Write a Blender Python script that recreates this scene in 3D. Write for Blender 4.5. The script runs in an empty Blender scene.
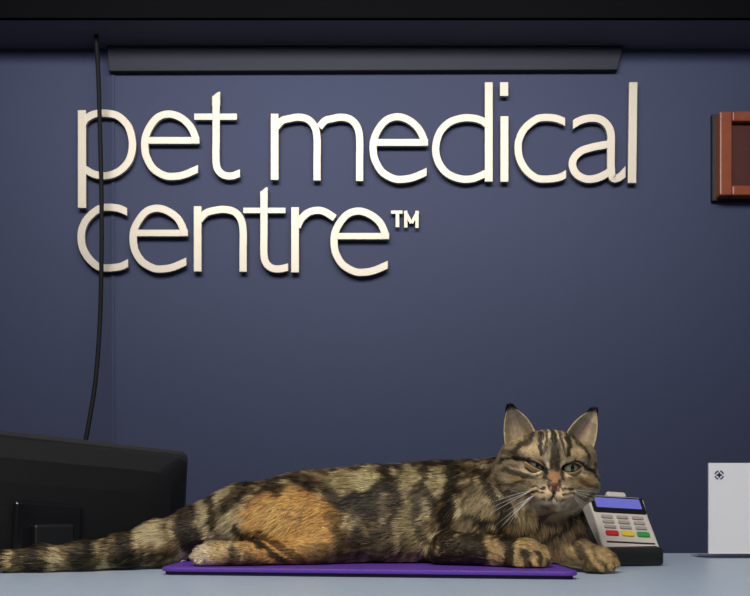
import bpy, bmesh, math, random
import numpy as np
from mathutils import Vector, Matrix
random.seed(7); rng = np.random.default_rng(11)
S = bpy.context.scene
COL = S.collection
PI = math.pi

# ------------------------------------------------------------------ place
F = 900.0; HX, HY = 375.0, 507.0        # focal length in pixels, horizon
TOP = 1.05                              # counter top height
CAMZ = TOP + 0.065
WALL = 1.90                             # distance of the blue wall
def W(px, py, d):
    return np.array([(px-HX)/F*d, d, CAMZ+(HY-py)/F*d])

# ------------------------------------------------------------------ materials
def mat(name, color=(.5,.5,.5), rough=.5, metal=0, spec=.5, noise=0, nscale=20, bump=0, bscale=200, emit=None, estr=1, alpha=None, coat=0, trans=0, ior=1.45):
    m = bpy.data.materials.new(name); m.use_nodes = True
    nt = m.node_tree; b = nt.nodes['Principled BSDF']
    b.inputs['Base Color'].default_value = (*color, 1)
    b.inputs['Roughness'].default_value = rough
    b.inputs['Metallic'].default_value = metal
    b.inputs['Specular IOR Level'].default_value = spec
    b.inputs['Coat Weight'].default_value = coat
    b.inputs['Transmission Weight'].default_value = trans
    b.inputs['IOR'].default_value = ior
    if emit: 
        b.inputs['Emission Color'].default_value = (*emit, 1); b.inputs['Emission Strength'].default_value = estr
    tc = nt.nodes.new('ShaderNodeTexCoord')
    if noise:
        n = nt.nodes.new('ShaderNodeTexNoise'); n.inputs['Scale'].default_value = nscale; n.inputs['Detail'].default_value = 5
        nt.links.new(tc.outputs['Object'], n.inputs['Vector'])
        mx = nt.nodes.new('ShaderNodeMix'); mx.data_type = 'RGBA'
        mx.inputs['A'].default_value = (*[c*(1-noise) for c in color], 1)
        mx.inputs['B'].default_value = (*[min(1, c*(1+noise)) for c in color], 1)
        nt.links.new(n.outputs['Fac'], mx.inputs['Factor']); nt.links.new(mx.outputs['Result'], b.inputs['Base Color'])
    if bump:
        n = nt.nodes.new('ShaderNodeTexNoise'); n.inputs['Scale'].default_value = bscale; n.inputs['Detail'].default_value = 3
        nt.links.new(tc.outputs['Object'], n.inputs['Vector'])
        bp = nt.nodes.new('ShaderNodeBump'); bp.inputs['Strength'].default_value = bump; bp.inputs['Distance'].default_value = .002
        nt.links.new(n.outputs['Fac'], bp.inputs['Height']); nt.links.new(bp.outputs['Normal'], b.inputs['Normal'])
    return m
def srgb(r, g, b):
    f = lambda c: (c/255/12.92) if c/255 <= .04045 else ((c/255+.055)/1.055)**2.4
    return (f(r), f(g), f(b))

M = dict(
 wall = mat('blue wall paint', srgb(56,62,87), .65, noise=.06, nscale=3, bump=.15, bscale=260, spec=.15),
 soffit = mat('dark bulkhead paint', srgb(92,92,108), .6, noise=.05, spec=.2),
 fascia = mat('black fascia', (.004,.004,.005), 1, spec=0),
 batten = mat('dark batten', srgb(38,41,52), .6, noise=.05, spec=.2),
 letter = mat('brushed pale metal', srgb(178,171,158), .45, metal=.2, noise=.04, nscale=60, bump=.05, bscale=500),
 letterpin = mat('standoff metal', srgb(120,120,120), .4, metal=1),
 counter = mat('grey laminate', srgb(174,190,210), .38, noise=.05, nscale=90, bump=.05),
 counterfront = mat('navy counter front', srgb(40,46,70), .5, noise=.05),
 mat = mat('purple rubber mat', srgb(96,56,165), .5, noise=.08, nscale=30, bump=.3, bscale=600),
 matunder = mat('dark mat backing', srgb(30,20,45), .7),
 black = mat('black plastic', (.008,.008,.009), .45, bump=.25, bscale=900),
 blackgloss = mat('black gloss plastic', (.01,.01,.012), .15),
 blackrim = mat('monitor rim', (.03,.03,.032), .3),
 screen = mat('dark display', (.01,.012,.02), .1),
 cable = mat('black cable sheath', (.005,.005,.006), .7, spec=.2),
 shell = mat('pale grey plastic', srgb(205,198,190), .4, noise=.04, nscale=120, bump=.08),
 shellside = mat('mid grey plastic', srgb(130,128,130), .4),
 key = mat('grey key rubber', srgb(165,155,150), .5),
 keyred = mat('red key', srgb(205,45,50), .45),
 keyyel = mat('yellow key', srgb(230,200,50), .45),
 keygrn = mat('green key', srgb(60,150,80), .45),
 lcd = mat('lilac lit display', srgb(110,112,205), .2, emit=srgb(110,112,220), estr=.18),
 wood = mat('reddish wood', srgb(118,58,36), .4, noise=.25, nscale=40, bump=.1),
 art = mat('dark red picture', srgb(60,20,16), .5, noise=.3, nscale=25),
 paper = mat('white card', srgb(240,240,245), .6),
 ink = mat('purple grey ink', srgb(80,70,110), .6),
 acrylic = mat('clear acrylic', (.95,.97,1), .05, trans=1, ior=1.45),
 floor = mat('grey vinyl floor', srgb(110,110,112), .4, noise=.1),
 desk = mat('dark desk laminate', srgb(70,66,66), .4, noise=.1),
 white = mat('white ceiling tile', srgb(225,225,222), .8, bump=.3),
)
nt = M['acrylic'].node_tree; nt.nodes.clear()
_o = nt.nodes.new('ShaderNodeOutputMaterial'); _m = nt.nodes.new('ShaderNodeMixShader'); _t = nt.nodes.new('ShaderNodeBsdfTransparent'); _g = nt.nodes.new('ShaderNodeBsdfGlossy'); _l = nt.nodes.new('ShaderNodeLayerWeight')
_t.inputs[0].default_value = (1,1,1,1); _g.inputs['Roughness'].default_value = .06; _l.inputs['Blend'].default_value = .04
nt.links.new(_l.outputs['Fresnel'], _m.inputs[0]); nt.links.new(_t.outputs[0], _m.inputs[1]); nt.links.new(_g.outputs[0], _m.inputs[2]); nt.links.new(_m.outputs[0], _o.inputs[0])

# ------------------------------------------------------------------ helpers
def link(name, me, m=None, parent=None):
    o = bpy.data.objects.new(name, me); COL.objects.link(o)
    if m is not None:
        me.materials.append(m)
    if parent is not None:
        o.parent = parent; o.matrix_parent_inverse = Matrix.Translation(-Vector(parent.location)) if parent.type == 'EMPTY' and not any(parent.rotation_euler) else parent.matrix_basis.inverted()
    return o
def empty(name, loc=(0,0,0), label=None, cat=None, group=None):
    o = bpy.data.objects.new(name, None); COL.objects.link(o); o.location = loc; o.empty_display_size = .02
    return tag(o, label, cat, group)
def tag(o, label=None, cat=None, group=None, kind=None):
    if label: o['label'] = label
    if cat: o['category'] = cat
    if group: o['group'] = group
    if kind: o['kind'] = kind
    return o
def bm_obj(name, bm, m, parent=None, smooth=False, bevel=0, segs=2, mats=None):
    me = bpy.data.meshes.new(name); bmesh.ops.recalc_face_normals(bm, faces=bm.faces); bm.to_mesh(me); bm.free()
    if smooth:
        for p in me.polygons: p.use_smooth = True
    o = link(name, me, m, parent)
    if mats:
        for x in mats: me.materials.append(x)
    if bevel:
        b = o.modifiers.new('bevel', 'BEVEL'); b.width = bevel; b.segments = segs; b.limit_method = 'ANGLE'; b.angle_limit = R(35)
    return o
def R(a): return math.radians(a)
def box(bm, lo, hi, mtx=None):
    vs = [bm.verts.new((x,y,z)) for x in (lo[0],hi[0]) for y in (lo[1],hi[1]) for z in (lo[2],hi[2])]
    for f in ((0,1,3,2),(4,6,7,5),(0,4,5,1),(2,3,7,6),(0,2,6,4),(1,5,7,3)): bm.faces.new([vs[i] for i in f])
    if mtx is not None: bmesh.ops.transform(bm, matrix=mtx, verts=vs)
    return vs
def prism(bm, pts, y0, y1, mtx=None):
    """polygon given as (x,z), extruded along y"""
    a = [bm.verts.new((x,y0,z)) for x,z in pts]; b = [bm.verts.new((x,y1,z)) for x,z in pts]
    n = len(pts)
    bm.faces.new(a); bm.faces.new(b[::-1])
    for i in range(n): bm.faces.new((a[i], a[(i+1)%n], b[(i+1)%n], b[i]))
    if mtx is not None: bmesh.ops.transform(bm, matrix=mtx, verts=a+b)
def catmull(pts, n=10):
    P = [np.array(p, float) for p in pts]; P = [2*P[0]-P[1]] + P + [2*P[-1]-P[-2]]
    out = []
    for i in range(1, len(P)-2):
        for k in range(n):
            t = k/n
            out.append(.5*((2*P[i]) + (-P[i-1]+P[i+1])*t + (2*P[i-1]-5*P[i]+4*P[i+1]-P[i+2])*t*t + (-P[i-1]+3*P[i]-3*P[i+1]+P[i+2])*t**3))
    out.append(P[-2]); return out
def tube(bm, pts, rad, seg=10):
    pts = [Vector(p) for p in pts]; rings = []
    up = Vector((0,1,0))
    for i, p in enumerate(pts):
        t = (pts[min(i+1,len(pts)-1)] - pts[max(i-1,0)]).normalized()
        if abs(t.dot(up)) > .95: a = t.cross(Vector((1,0,0))).normalized()
        else: a = t.cross(up).normalized()
        b = t.cross(a); r = rad[i] if hasattr(rad, '__len__') else rad
        rings.append([bm.verts.new(p + a*math.cos(2*PI*k/seg)*r + b*math.sin(2*PI*k/seg)*r) for k in range(seg)])
    for i in range(len(rings)-1):
        for k in range(seg): bm.faces.new((rings[i][k], rings[i][(k+1)%seg], rings[i+1][(k+1)%seg], rings[i+1][k]))
    bm.faces.new(rings[0]); bm.faces.new(rings[-1][::-1])
def cyl(bm, c, r, depth, axis='Y', seg=20):
    mtx = Matrix.Translation(c) @ (Matrix.Rotation(PI/2, 4, 'X') if axis == 'Y' else Matrix.Identity(4))
    bmesh.ops.create_cone(bm, cap_ends=True, segments=seg, radius1=r, radius2=r, depth=depth, matrix=mtx)

# ------------------------------------------------------------------ setting
def struct(name, lo, hi, m, bevel=0):
    bm = bmesh.new(); box(bm, lo, hi); o = bm_obj(name, bm, m, bevel=bevel); o['kind'] = 'structure'; return o
struct('wall_back', (-2.6, WALL, 0), (2.6, WALL+.12, 2.4995), M['wall'])
struct('floor', (-2.6, -1.6, -.05), (2.6, WALL, 0), M['floor'])
struct('ceiling', (-2.6, -1.6, 2.5), (2.6, WALL+.12, 2.55), M['white'])
zs = W(0, 49, WALL)[2]
struct('trim_1', (-2.6, 1.785, zs), (2.6, WALL-.0005, 2.4995), M['soffit'])            # bulkhead over the sign
x0 = W(106,0,WALL-.02)[0]; x1 = W(624,0,WALL-.02)[0]
bm = bmesh.new(); zb = W(0,70,WALL-.02)[2]
prism(bm, [(x0,zs-.0005),(x0+.004,zb),(x1-.012,zb+.003),(x1,zs-.0005)], WALL-.016, WALL-.0005)
o = bm_obj('trim_2', bm, M['batten'], bevel=.002); o['kind'] = 'structure'
struct('trim_4', (-2.6, 1.775, zs-.002), (2.6, 1.7845, 2.4995), M['fascia'])
# faint panel joint
bm = bmesh.new(); xj = W(113,0,WALL)[0]; box(bm, (xj-.004, WALL-.0025, .1), (xj+.004, WALL-.0003, zs-.03))
o = bm_obj('trim_3', bm, M['wall'], bevel=.001); o['kind'] = 'structure'

# ------------------------------------------------------------------ sign letters
LW = 7.5
LD = WALL-.016
def ltr2w(x, y): return ((x-HX)/F*LD, CAMZ+(HY-y)/F*LD)
def stroke_poly(mid, w=LW, end0=None, end1=None):
    """mid: list of px points -> closed outline. end0/end1: cut direction vectors"""
    mid = [np.array(p, float) for p in mid]; L = []; Rr = []
    if len(mid) > 4:
        a, b = mid[0], mid[-1]; core = [p for p in mid[1:-1] if (end0 is None or np.linalg.norm(p-a) > 4) and (end1 is None or np.linalg.norm(p-b) > 4)]
        mid = [a] + core + [b]
    n = len(mid)
    for i, p in enumerate(mid):
        t = mid[min(i+1,n-1)] - mid[max(i-1,0)]; t /= np.linalg.norm(t); nn = np.array([-t[1], t[0]])
        ww = w[i] if hasattr(w, '__len__') else w
        if i == 0 and end0 is not None: e = np.array(end0, float); e /= abs(e@nn); e *= np.sign(e@nn); nn = e
        if i == n-1 and end1 is not None: e = np.array(end1, float); e /= abs(e@nn); e *= np.sign(e@nn); nn = e
        L.append(p+nn*ww/2); Rr.append(p-nn*ww/2)
    return L + Rr[::-1]
def strip(bm, poly, y0, y1):
    n = len(poly)//2; L = poly[:n]; Rr = poly[n:][::-1]
    v = lambda p, y: bm.verts.new((*ltr2w(*p)[:1], y, ltr2w(*p)[1]))
    rows = [[v(L[i],y0), v(Rr[i],y0), v(Rr[i],y1), v(L[i],y1)] for i in range(n)]
    for i in range(n-1):
        a, b = rows[i], rows[i+1]
        for k in range(4): bm.faces.new((a[k], a[(k+1)%4], b[(k+1)%4], b[k]))
    bm.faces.new(rows[0]); bm.faces.new(rows[-1][::-1])
def sp(pts, n=9): return catmull(pts, n)
V = (0,1); H = (1,0)
def earc(x0,x1,y0,y1,b1):
    """the letter e: bowl from the bar's right end over the top, round to the open foot"""
    cx=(x0+x1)/2; h=LW/2; L=x0+h; Rt=x1-h; T=y0+h*.9; B=y1-h*.9; cy=(y0+y1)/2
    return [(Rt, b1),(Rt-1.2,cy-10),(Rt-6.5,cy-20),(cx+10,T+3.4),(cx-1,T),(cx-12,T+3),(L+5.5,T+12),(L+.6,cy-8),(L,cy+3),(L+2.2,cy+13),(L+9,B-7.2),(cx-5,B-.6),(cx+5,B),(cx+15,B-2),(x1-1.5,B-7.5)]
def E(x0,x1,y0,y1,b0,b1):
    return [('s', sp(earc(x0,x1,y0,y1,b1)), dict(end0=H, end1=V)), ('s', [(x0+6,(b0+b1)/2),(x1,(b0+b1)/2)], dict(w=b1-b0+.6))]
def Cc(x0,x1,y0,y1):
    h=LW/2; L=x0+h; T=y0+h*.95; B=y1-h*.95; cy=(y0+y1)/2; w=x1-x0
    return [('s', sp([(x1,T+4.5),(x1-9,T+1),(x0+w*.6,T),(x0+w*.42,T+2),(L+6.5,T+11),(L+1,cy-9),(L,cy+1),(L+1.8,cy+11),(L+8,B-9),(x0+w*.42,B-1.5),(x0+w*.6,B),(x1-7,B-1.4),(x1+1,B-5)]), dict(end0=V,end1=V))]
def stem(x0,x1,y0,y1): return ('s', [((x0+x1)/2,y0),((x0+x1)/2,y1)], dict(w=x1-x0))
def slanttop(x0,x1,y0,y1,dz): return ('p', [(x0,y0+dz),(x1,y0),(x1,y1),(x0,y1)])
letters = []
letters += [('p','pet', [stem(77.7,85.9,110,208), ('s', sp([(82,124),(86,118.5),(94,114),(105,113),(118,116),(128.5,127),(132.3,144),(129,160),(119,171),(106,175.5),(94,174),(82,167.5)]), {})])]
letters += [('e','pet', E(141,199.5,110.5,179.6,137,143.5))]
def tee(x0,x1,y0,cx0,cx1,c0,c1,ex,ey,bot):
    m=(x0+x1)/2
    return [('s', sp([(m,y0+4),(m,(y0+bot)/2),(m,bot-19),(m+2.2,bot-10),(m+8,bot-5),(m+16,bot-4.2),(ex,ey)]), dict(end1=V)), ('p', [(x0,y0+5),(x1-2,y0),(x1,y0),(x1,y0+14),(x0,y0+14)]), ('s', [(cx0,(c0+c1)/2),(cx1,(c0+c1)/2)], dict(w=c1-c0))]
letters += [('t','pet', tee(211.8,220.2,91.5,194,237,113.2,119.8,240,173,180))]
def arch(xl, xr, top, bot, y0):
    """from the left stem over to the right stem and down"""
    return ('s', sp([(xl, y0+14),(xl+6,y0+7.5),(xl+13,top+5.5),(xl+(xr-xl)*.55,top+4),(xr-9,top+6.3),(xr-2.5,top+13.5),(xr,top+25),(xr,bot-20),(xr,bot)]), dict(end1=H))
letters += [('m','medical', [stem(270.6,278.6,113.5,180), arch(276,317,113,180.5,113), arch(319,359.6,113,181,113)])]
letters += [('e','medical', E(369.5,428.3,113.3,182.5,139,145.6))]
letters += [('d','medical', [stem(484.8,492.9,82,181.6), ('s', sp([(488,125),(482,120.5),(473,118),(462,118),(449,122.5),(439.5,133),(435.7,148),(438.5,162),(447,173),(460,178.6),(472,178.6),(482,175),(488,172)]), {})])]
letters += [('i','medical', None)]
letters += [('c','medical', Cc(514.5,565.3,113.8,182.6))]
letters += [('a','medical', [('s', sp([(573,124.5),(580,120.5),(590,118),(600,119.2),(607.5,125),(611,134),(611.1,150),(611.1,168),(612.5,177),(616,178.5),(621,176),(625.5,171.5)]), dict(end0=V, end1=V)),
                ('s', sp([(611,143.3),(603,145),(592,147.2),(581,151),(574,158),(572.6,166),(577,174.3),(586,178.8),(596,178.2),(604,175),(611,170.5)]), {})])]
letters += [('l','medical', [('p', [(629.3,82),(637.6,82),(636.4,183),(628,183)])])]
letters += [('c','centre', Cc(77.3,127,203.6,271.5))]
letters += [('e','centre', E(129.4,187.9,204.8,272.2,229.8,236))]
letters += [('n','centre', [stem(193.6,201.5,206,271.6), arch(199,243,205.3,271.8,206)])]
letters += [('t','centre', tee(260,267.8,187,243,285.6,207.4,213.2,288.2,267,273))]
letters += [('r','centre', [stem(291,299,207,272.5), ('s', sp([(297,227),(301,219),(308,212.6),(317,210.2),(325,211.8),(335,218)]), dict())])]
letters += [('e','centre', E(330.4,389.4,207.6,275.5,233,239))]
letters += [('T','tm', [stem(395.6,399.4,210,226.6), ('s', [(391,211.4),(402.6,211.4)], dict(w=3.4))])]
letters += [('M','tm', [stem(404.2,407.6,210,227), stem(415.4,418.8,210,227.3), ('s', [(405,210.4),(411.4,222.5)], dict(w=3.4)), ('s', [(418,210.6),(411.6,222.5)], dict(w=3.4))])]
cnt = {}
DESC = {('p','pet'):'large pale metal letter p, first letter of pet, crossed by the black cable',
 ('e','pet'):'large pale metal letter e, middle letter of the word pet',
 ('t','pet'):'large pale metal letter t at the end of the word pet',
 ('m','medical'):'large pale metal letter m starting the word medical',
 ('e','medical'):'large pale metal letter e between m and d in medical',
 ('d','medical'):'large pale metal letter d with tall stem in the word medical',
 ('i','medical'):'pale metal letter i with square dot in the word medical',
 ('c','medical'):'large pale metal letter c between i and a in medical',
 ('a','medical'):'large pale metal letter a before the final l of medical',
 ('l','medical'):'tall pale metal letter l, the last of medical, rightmost of the sign',
 ('c','centre'):'large pale metal letter c starting centre, below the p, crossed by the cable',
 ('e','centre',0):'large pale metal letter e between c and n in centre',
 ('n','centre'):'large pale metal letter n in the middle of the word centre',
 ('t','centre'):'large pale metal letter t between n and r in centre',
 ('r','centre'):'pale metal letter r between t and the last e of centre',
 ('e','centre',1):'large pale metal letter e at the very end of centre, beside the small TM',
 ('T','tm'):'tiny raised metal letter T of the trademark beside the word centre',
 ('M','tm'):'tiny raised metal letter M, the last mark after the word centre'}
YF, YB = WALL-.022, WALL-.008
for ch, word, st in letters:
    k = (ch, word)
    if k == ('e','centre'): 
        cnt[k] = cnt.get(k,-1)+1; k = ('e','centre',cnt[k])
    lab = DESC[k]; th = (.008 if word != 'tm' else .004)
    grp = 'raised letters of the wall sign'
    def put(bm, st):
        for j, s in enumerate(st):
            y0 = WALL-.008-th + j*.00025
            if s[0] == 's':
                kw = dict(s[2]); 
                strip(bm, stroke_poly(s[1], **kw), y0, WALL-.008)
            else: prism(bm, [ltr2w(*p) for p in s[1]], y0, WALL-.008)
    def pins(r, pts):
        for p in pts:
            x, z = ltr2w(*p); bm = bmesh.new(); cyl(bm, (x, WALL-.0042, z), .003 if word != 'tm' else .0012, .0083, seg=10); bm_obj('standoff_pin', bm, M['letterpin'], r)
    if ch == 'i':
        x, z = ltr2w(504.4, 181.5)
        r = empty('sign_letter', (x, WALL, z), lab, 'letter', grp)
        bm = bmesh.new(); put(bm, [stem(500.4,508.6,116,181.8)]); bm_obj('letter_stem', bm, M['letter'], r, bevel=.0008)
        bm = bmesh.new(); put(bm, [stem(500,508.4,82,96)]); bm_obj('letter_dot', bm, M['letter'], r, bevel=.0008)
        pins(r, [(504.4,125),(504.4,170),(504.2,89)])
        continue
    pts = []
    for s in st:
        q = s[1]; 
        if s[0] == 's': pts += [q[len(q)//4], q[(3*len(q))//4]] if len(q) > 2 else [(np.array(q[0])*.8+np.array(q[1])*.2), (np.array(q[0])*.2+np.array(q[1])*.8)]
        else: pts += [np.mean(np.array(q), axis=0)]
    anch = pts[0]; x, z = ltr2w(*anch)
    r = empty('sign_letter', (x, WALL, z), lab, 'letter', grp)
    bm = bmesh.new(); put(bm, st); bm_obj('letter_face', bm, M['letter'], r, bevel=.0008 if word != 'tm' else .0003)
    pins(r, pts[:4])

# ------------------------------------------------------------------ hanging cable
bm = bmesh.new()
dc = WALL-.055
pts = [W(96,-5,dc-.0),W(97,30,dc),W(98.5,80,dc),W(100.5,150,dc),W(101.5,200,dc),W(101.5,260,dc),W(100,320,dc),W(95.5,380,dc-.03),W(88,428,dc-.07),W(80,470,dc-.12),W(72,540,dc-.15)]
pts[0][2] = zs; pts[0] = np.array([pts[0][0], dc, zs-.0005])
pts = [pts[0]] + pts[2:]
cp = catmull(pts, 8); tube(bm, cp, .0046, 10)
tag(bm_obj('hanging_cable', bm, M['cable'], smooth=True), 'long thin black cable hanging down the blue wall in front of the letters', 'cable')

# ------------------------------------------------------------------ framed picture
r = empty('picture_frame', (.0,WALL,1.78), 'reddish brown wooden picture frame hung on the blue wall at the right edge', 'picture')
d = WALL-.03; fx0, fx1 = W(719,0,d)[0], W(812,0,d)[0]; fz0, fz1 = W(0,196,d)[2], W(0,112,d)[2]
r.location = ((fx0+fx1)/2, WALL, fz0)
bm = bmesh.new(); fw = .026
for a, b, c, e in ((fx0,fx0+fw,fz0,fz1),(fx1-fw,fx1,fz0,fz1),(fx0+fw,fx1-fw,fz0,fz0+fw*.8),(fx0+fw,fx1-fw,fz1-fw*.8,fz1)):
    box(bm, (a, WALL-.035, c), (b, WALL-.003, e))
bm_obj('frame_moulding', bm, M['wood'], r, bevel=.003)
bm = bmesh.new(); box(bm, (fx0+fw-.002, WALL-.02, fz0+.015), (fx1-fw+.002, WALL-.006, fz1-.015)); bm_obj('picture_panel', bm, M['art'], r)
bm = bmesh.new(); box(bm, (fx0-.007, WALL-.012, fz0-.003), (fx1+.009, WALL-.001, fz1+.003)); bm_obj('backing_board', bm, M['black'], r)

# ------------------------------------------------------------------ counter and desk
r = empty('reception_counter', (.5,.8,0), 'reception counter with smooth grey laminate top under the cat and purple mat', 'counter')
bm = bmesh.new(); box(bm, (-.44, .30, TOP-.035), (1.5, 1.27, TOP)); bm_obj('counter_top', bm, M['counter'], r, bevel=.004, segs=3)
bm = bmesh.new(); box(bm, (-.41, .36, .0005), (1.5, 1.22, TOP-.035)); bm_obj('counter_base', bm, M['counterfront'], r, bevel=.003)
r = empty('reception_desk', (-.9,1.5,0), 'low dark reception desk behind the counter carrying the monitor', 'desk')
bm = bmesh.new(); box(bm, (-1.5,1.28,.73),(-.05,1.80,.76)); bm_obj('desk_top', bm, M['desk'], r, bevel=.003)
for x, y in ((-1.45,1.33),(-.1,1.33),(-1.45,1.75),(-.1,1.75)):
    bm = bmesh.new(); box(bm, (x-.02,y-.02,.0005),(x+.02,y+.02,.7298)); bm_obj('leg', bm, M['black'], r, bevel=.002)

# ------------------------------------------------------------------ monitor (seen from behind)
MD = 1.50; tr = W(187, 452, MD)
r = empty('computer_monitor', (0,0,0), 'black computer monitor seen from behind at the left of the cat', 'monitor')
ya = R(44); A = Matrix.Translation(tr) @ Matrix.Rotation(ya, 4, 'Z') @ Matrix.Rotation(R(3.2), 4, 'Y')
mw, mh = .50, .30
def rrect(x0, x1, z0, z1, rad, n=5):
    pts = []
    for cx, cz, a0 in ((x1-rad,z1-rad,0),(x0+rad,z1-rad,90),(x0+rad,z0+rad,180),(x1-rad,z0+rad,270)):
        for k in range(n+1):
            a = R(a0+90*k/n); pts.append((cx+rad*math.cos(a), cz+rad*math.sin(a)))
    return pts
def loft(bm, loops, mtx, closed_ends=True):
    rows = [[bm.verts.new(mtx @ Vector((x,y,z))) for x,z in pts] for pts, y in loops]
    for a, b in zip(rows, rows[1:]):
        for i in range(len(a)): bm.faces.new((a[i], a[(i+1)%len(a)], b[(i+1)%len(a)], b[i]))
    bm.faces.new(rows[0]); bm.faces.new(rows[-1][::-1])
bm = bmesh.new()
loft(bm, [(rrect(-mw,0,-mh,0,.014),.012),(rrect(-mw-.001,.001,-mh-.001,.001,.015),.004),(rrect(-mw,0,-mh,0,.014),-.004),(rrect(-mw+.006,-.006,-mh+.006,-.006,.012),-.008)], A)
bm_obj('front_bezel', bm, M['blackrim'], r, smooth=False, bevel=.001)
bm = bmesh.new()
loft(bm, [(rrect(-mw+.004,-.004,-mh+.004,-.004,.014),-.004),(rrect(-mw+.012,-.010,-mh+.012,-.012,.016),-.016),(rrect(-mw+.05,-.045,-mh+.05,-.040,.03),-.030),(rrect(-mw+.09,-.09,-mh+.07,-.075,.03),-.034)], A)
bm_obj('back_housing', bm, M['black'], r, bevel=.002)
bm = bmesh.new(); box(bm, (-mw+.012,.0115,-mh+.018),(-.012,.0135,-.012), A); bm_obj('screen', bm, M['screen'], r)
# stand
cx = A @ Vector((-mw/2, -.033, -mh/2+.0))
bm = bmesh.new(); box(bm, (-mw/2-.05,-.046,-mh/2-.05),(-mw/2+.05,-.033,-mh/2+.05), A); bm_obj('mount_plate', bm, M['blackgloss'], r, bevel=.004)
foot = Vector((cx.x+.03, cx.y-.01, .76))
Fm = Matrix.Translation((cx.x, cx.y, 0)) @ Matrix.Rotation(ya, 4, 'Z')
bm = bmesh.new(); box(bm, (-.03,-.035,.772),(.03,-.008,cx.z+.02), Fm); bm_obj('stand_neck', bm, M['black'], r, bevel=.004)
bm = bmesh.new(); box(bm, (-.12,-.09,.7602),(.12,.08,.773), Fm); bm_obj('stand_foot', bm, M['black'], r, bevel=.004)
r.location = (0,0,0)

# ------------------------------------------------------------------ purple mat
bm = bmesh.new()
mx0, mx1, my0, my1 = -.205, .182, .80, 1.08
def rr2(x0,x1,y0,y1,rad,n=5):
    return [(a,b) for a,b in rrect(x0,x1,y0,y1,rad,n)]
skew = lambda P: [(x, y-.15*(x-mx1)*(my1-y)/(my1-my0)) for x,y in P]
prs = skew(rr2(mx0,mx1,my0,my1,.012))
def slab(bm, pts, z0, z1):
    a = [bm.verts.new((x,y,z0)) for x,y in pts]; b = [bm.verts.new((x,y,z1)) for x,y in pts]; n=len(pts)
    bm.faces.new(a); bm.faces.new(b)
    for i in range(n): bm.faces.new((a[i],a[(i+1)%n],b[(i+1)%n],b[i]))
r = empty('purple_mat', (0,.9,TOP), 'thin purple rubber mat lying on the grey counter beneath the cat', 'mat')
bm = bmesh.new(); slab(bm, prs, TOP+.0035, TOP+.0075)
bm_obj('mat_surface', bm, M['mat'], r, bevel=.001)
bm = bmesh.new(); slab(bm, skew(rr2(mx0+.003,mx1-.003,my0+.003,my1-.003,.011)), TOP+.0002, TOP+.0035); bm_obj('mat_backing', bm, M['matunder'], r)
MATZ = TOP+.0075

# ------------------------------------------------------------------ card terminal
r = empty('card_terminal', (0,0,0), 'grey card payment terminal with coloured keys on a black base, right of the cat', 'card machine')
td = .995
# frame: terminal face tilted back, yawed slightly; local x right, y into device, z up along face
bc = W(631.5, 546, td)          # lower edge centre of the face
T = Matrix.Translation(bc) @ Matrix.Rotation(R(9), 4, 'Z') @ Matrix.Rotation(R(3), 4, 'Y') @ Matrix.Rotation(R(-42), 4, 'X')
w2 = .034; Lf = .072
bm = bmesh.new()
prof = [(-w2,0),(-w2+.003,-.004),(w2-.003,-.004),(w2,0),(w2-.001,Lf*.6),(w2+.001,Lf),(w2-.004,Lf+.004),(-w2+.004,Lf+.004),(-w2-.001,Lf),(-w2+.001,Lf*.6)]
prism(bm, prof, 0, .020, T); bm_obj('terminal_body', bm, M['shell'], r, bevel=.0035, segs=3)
bm = bmesh.new(); prism(bm, [(x*.93, z*.98+.001) for x,z in prof], .017, .025, T); bm_obj('lower_shell', bm, M['shellside'], r, bevel=.003)
bm = bmesh.new(); prism(bm, rrect(-w2+.002,w2-.002,.048,.073,.003), -.0012, .004, T); bm_obj('display_surround', bm, M['blackgloss'], r, bevel=.0005)
bm = bmesh.new(); prism(bm, rrect(-w2+.0065,w2-.0065,.055,.070,.001), -.0018, .001, T); bm_obj('display', bm, M['lcd'], r)
bm = bmesh.new(); prism(bm, rrect(-.011,.013,.072,.080,.003), -.003, .014, T); bm_obj('printer_cover', bm, M['shell'], r, bevel=.002)
for row, z in enumerate((.0415,.034,.0265)):
    for c in range(3):
        x = (-.0185,0,.0185)[c]
        bm = bmesh.new(); prism(bm, rrect(x-.0068,x+.0068,z-.0022,z+.0022,.0015,3), -.0018, .001, T); bm_obj('key', bm, M['key'], r, bevel=.0004)
for x, mm, lb in ((-.0185,'keyred','red key'),(0.0,'keyyel','yellow key'),(.0185,'keygrn','green key')):
    bm = bmesh.new(); prism(bm, rrect(x-.0075,x+.0075,.0135,.0205,.002,3), -.002, .001, T); o = bm_obj('key', bm, M[mm], r, bevel=.0005); o['label'] = lb
bm = bmesh.new(); prism(bm, rrect(-w2+.006,w2-.005,.0035,.0055,.0008,3), -.0006, .001, T); bm_obj('card_slot', bm, M['black'], r)
# base cradle
b0 = W(628, 566, td-.01)
Bm = Matrix.Translation((bc[0], bc[1], TOP)) @ Matrix.Rotation(R(9), 4, 'Z')
bm = bmesh.new()
side = [(-.012,.0006),(.085,.0006),(.088,.045),(.070,.058),(.050,.050),(.014,.0245),(-.012,.019)]
a = [bm.verts.new(Bm @ Vector((-.046, y, z))) for y,z in side]; b = [bm.verts.new(Bm @ Vector((.033, y, z))) for y,z in side]
bm.faces.new(a); bm.faces.new(b[::-1])
for i in range(len(side)): bm.faces.new((a[i], a[(i+1)%len(side)], b[(i+1)%len(side)], b[i]))
bm_obj('base_cradle', bm, M['black'], r, bevel=.004, segs=3)
bm = bmesh.new(); tube(bm, catmull([Bm@Vector(p) for p in ((-.03,.085,.015),(-.045,.10,.02),(-.052,.07,.035),(-.050,.03,.03),(-.056,-.0,.012),(-.075,.03,.004),(-.10,.13,.004),(-.08,.19,.004))],8), .0027, 10)
bm_obj('power_lead', bm, M['cable'], r, smooth=True)

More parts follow.
